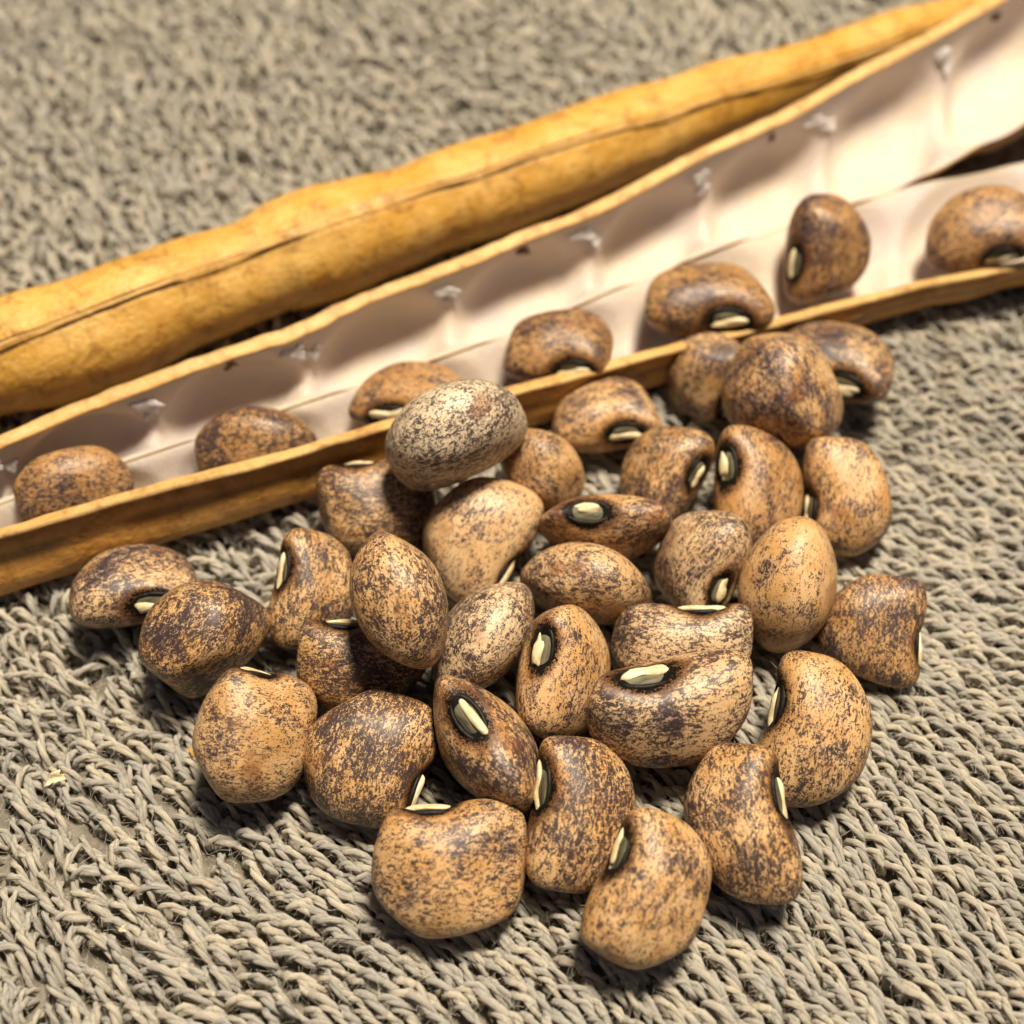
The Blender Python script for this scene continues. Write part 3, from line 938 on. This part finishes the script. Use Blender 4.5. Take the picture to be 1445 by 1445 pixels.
bean(1065, 682, 182, (-0.35, 0.93, 0.1), (-0.66, 0.12, 0.72), "upright orange bean with a long scar on its left, between two scarred beans", brown=0.5, tone=-0.02, wash=0.5, side=-1)
bean(1190, 692, 172, (0.05, -0.98, 0.1), (-0.88, 0.05, 0.42), "kidney-shaped bean rightmost at mid height, scar in its hollow left side", tone=-0.03, wash=0.7, bend=0.12, W=0.70)
bean(770, 668, 150, (0.55, -0.8, 0.1), (-0.40, 0.35, -0.85), "tan bean wedged behind, right of the pale bean on the rim", tone=-0.03, wash=0.3, W=0.8, T=0.75)
bean(530, 730, 185, (-0.98, 0.0, 0.1), (-0.12, 0.98, 0.02), "broad tan bean against the pod front with a sliver of scar on top", tone=0.0, wash=0.4, W=0.85)
bean(688, 760, 190, (-0.45, -0.88, 0.1), (0.85, -0.45, 0.22), "large pale tan bean lying under the bean on the rim, scar at its lower right", pale=0.2, tone=-0.04, wash=0.55, W=0.75)
bean(641, 616, 205, (0.93, 0.37, 0.1), (0.18, -0.48, -0.86), "pale grey speckled bean propped on the pod's front rim, on top of the heap", pale=0.85, flat=0.3, tone=-0.022, wash=0.0, W=0.76, T=0.6, z=1.12)
bean(864, 748, 190, (-0.98, -0.02, 0.0), (0.02, 0.30, 0.95), "narrow bean lying on its back with a cream scar in its middle", taper=0.40, flat=0.35, tone=-0.01, wash=0.55, T=0.50)
bean(996, 792, 158, (-0.15, -0.97, -0.1), (0.62, -0.22, 0.72), "speckled bean with a scar low on its right, left of the plain egg-shaped bean", pale=0.3, tone=-0.02, wash=0.45, T=0.72, side=-1)
bean(1109, 828, 196, (0.28, 0.95, 0.0), (0.25, -0.1, -0.95), "plain egg-shaped yellow-tan bean with no scar, at the right of the heap", taper=0.40, flat=0.35, tone=-0.05, wash=0.4, T=0.68)
bean(829, 828, 194, (0.92, -0.36, 0.0), (-0.1, -0.35, -0.93), "plain spindle-shaped bean with no scar, under the bean lying on its back", taper=0.40, flat=0.35, pale=0.15, tone=-0.02, wash=0.3, T=0.58)
bean(1229, 890, 160, (-0.12, -0.98, 0.1), (0.97, -0.18, 0.05), "square dark red-brown bean lying apart at the far right", brown=0.4, tone=0.004, wash=0.7, W=0.92, nn=3.2)
bean(188, 832, 180, (0.98, 0.16, 0.0), (0.02, -0.46, 0.89), "mauve bean farthest left in the heap, yellowish scar facing down", pale=0.2, tone=0.0, wash=0.95)
bean(294, 900, 205, (0.78, 0.55, 0.25), (0.45, -0.55, -0.70), "big rounded dark speckled bean at the left, no scar showing", tone=0.008, wash=0.75, W=0.82, T=0.78)
bean(432, 832, 186, (-0.10, 0.98, 0.1), (-0.82, 0.25, 0.50), "upright bean at the left with a scar high on its left edge", tone=0.0, wash=0.5, T=0.62, side=-1)
bean(564, 848, 200, (-0.33, 0.94, 0.0), (0.15, -0.2, -0.95), "almond-shaped tan bean with a rust stain near its lower tip", taper=0.40, flat=0.35, tone=-0.01, wash=0.25, T=0.62)
bean(684, 900, 178, (0.55, 0.83, 0.0), (-0.2, -0.15, -0.95), "pale densely speckled bean with no scar, mid heap", taper=0.40, flat=0.35, pale=0.5, tone=0.0, wash=0.35, T=0.62)
bean(792, 948, 196, (0.15, 0.98, 0.0), (-0.48, 0.18, 0.86), "bean in the heap's centre with a white scar at its upper left", tone=-0.03, wash=0.6, T=0.62, side=-1)
bean(515, 985, 192, (-0.97, 0.10, 0.05), (-0.05, 0.95, 0.25), "tan bean lying behind another, a cream scar on its top edge", tone=0.01, wash=0.3)
bean(962, 932, 206, (0.97, -0.08, 0.0), (0.12, 0.97, 0.12), "broad pale bean half covered by a bean lying in front of it, scar on top", pale=0.35, tone=0.0, wash=0.45)
bean(366, 1042, 180, (-0.72, 0.38, 0.58), (0.45, 0.87, 0.10), "hunched orange bean at the lower left of the heap, scar at its top right", tone=-0.02, wash=0.5, W=0.92, T=0.68)
bean(531, 1066, 200, (-0.32, -0.93, 0.1), (0.92, -0.30, 0.20), "dark streaked bean at the lower left with a scar on its lower right edge", tone=0.012, wash=0.7, W=0.88)
bean(949, 1010, 240, (-0.90, -0.40, 0.15), (-0.28, 0.72, 0.64), "long bean lying slanted across another, cream scar at its upper left", pale=0.25, tone=-0.005, wash=0.8, T=0.62, W=0.66)
bean(681, 1058, 212, (-0.45, 0.88, 0.05), (-0.10, 0.22, 0.97), "narrow bean facing the viewer with a ringed scar near its top", taper=0.40, flat=0.35, tone=0.002, wash=0.8, T=0.56)
bean(1141, 1032, 220, (0.36, 0.92, 0.05), (-0.82, 0.40, 0.35), "large tan bean at the right front, scar in the hollow of its left side", tone=-0.02, wash=0.5, bend=0.11, W=0.68, side=-1)
bean(820, 1150, 220, (0.05, 0.98, 0.1), (-0.78, 0.25, 0.52), "upright bean in the front row with a scar high on its left edge", tone=0.0, wash=0.75, side=-1)
bean(1036, 1154, 218, (-0.35, 0.92, 0.05), (0.82, 0.40, 0.32), "bean in the front row leaning left, cream scar on its upper right edge", tone=0.0, wash=0.5, T=0.62, W=0.66)
bean(636, 1218, 214, (-0.98, -0.10, 0.05), (-0.10, 0.97, 0.16), "squarish orange-tan bean at the bottom left of the heap, scar flat on top", tone=-0.02, wash=0.6, W=0.86, nn=3.0)
bean(917, 1242, 225, (0.50, 0.82, 0.0), (-0.66, 0.52, 0.48), "frontmost bean, hunched, with a cream and olive scar at its upper left", tone=-0.02, wash=0.65, W=0.76, T=0.66, side=-1)

# ------------------------------------------------------------------ small bits
def chaff(px, py, label, sz, seed, cat="chaff flake", mat=None, ztop=0.03):
    p = at(px, py, ztop)
    o = flake("chaff_flake", p, (0.1, -0.4, 0.9), (1, 0.6, 0), sz, mat or M_CHAFF, None, seed, p, 2.0)
    o.location = p
    tag(o, label, cat)
chaff(271, 1063, "orange flake of pod chaff on the towel left of the hunched bean", (0.03, 0.055), 801)
chaff(78, 1098, "pale yellow flake of chaff on the towel at the lower left", (0.085, 0.05), 802, mat=M_ARIL)
chaff(173, 1311, "tiny cream crumb on the towel near the bottom left", (0.03, 0.025), 803, mat=M_ARIL)

def thread(name, pts, rad, mat, label, cat):
    base = Vector(pts[0])
    P = np.array([Vector(p) - base for p in pts])
    t = np.linspace(0, len(P)-1, 60)
    Q = np.stack([np.interp(t, np.arange(len(P)), P[:, i]) for i in range(3)], 1)
    for _ in range(14): Q[1:-1] = 0.25*Q[:-2] + 0.5*Q[1:-1] + 0.25*Q[2:]
    T = np.gradient(Q, axis=0); T /= np.linalg.norm(T, axis=1)[:, None]
    A = np.cross(T, [0, 0, 1.0]); A /= np.linalg.norm(A, axis=1)[:, None]; B = np.cross(T, A)
    ns = 5
    V = np.concatenate([Q[:, None]+rad*(math.cos(q/ns*6.283)*A[:, None]+math.sin(q/ns*6.283)*B[:, None]) for q in range(ns)], 1).reshape(-1, 3)
    o = link(name, mesh_np(name, V, grid_faces(len(Q), ns, True), mat), None, None)
    o.location = base
    tag(o, label, cat)
thread("hair", [at(128, 82, 0.06), at(160, 62, 0.35), at(195, 40, 0.5), at(222, 22, 0.4)], 0.007, M_FUZZ, "thin pale stray hair standing off the towel at the upper left", "hair")
thread("hair", [at(440, 1322, 0.06), at(500, 1326, 0.07), at(550, 1334, 0.06), at(600, 1352, 0.04)], 0.004, M_HAIR, "thin dark hair lying on the towel below the bottom left bean", "hair")
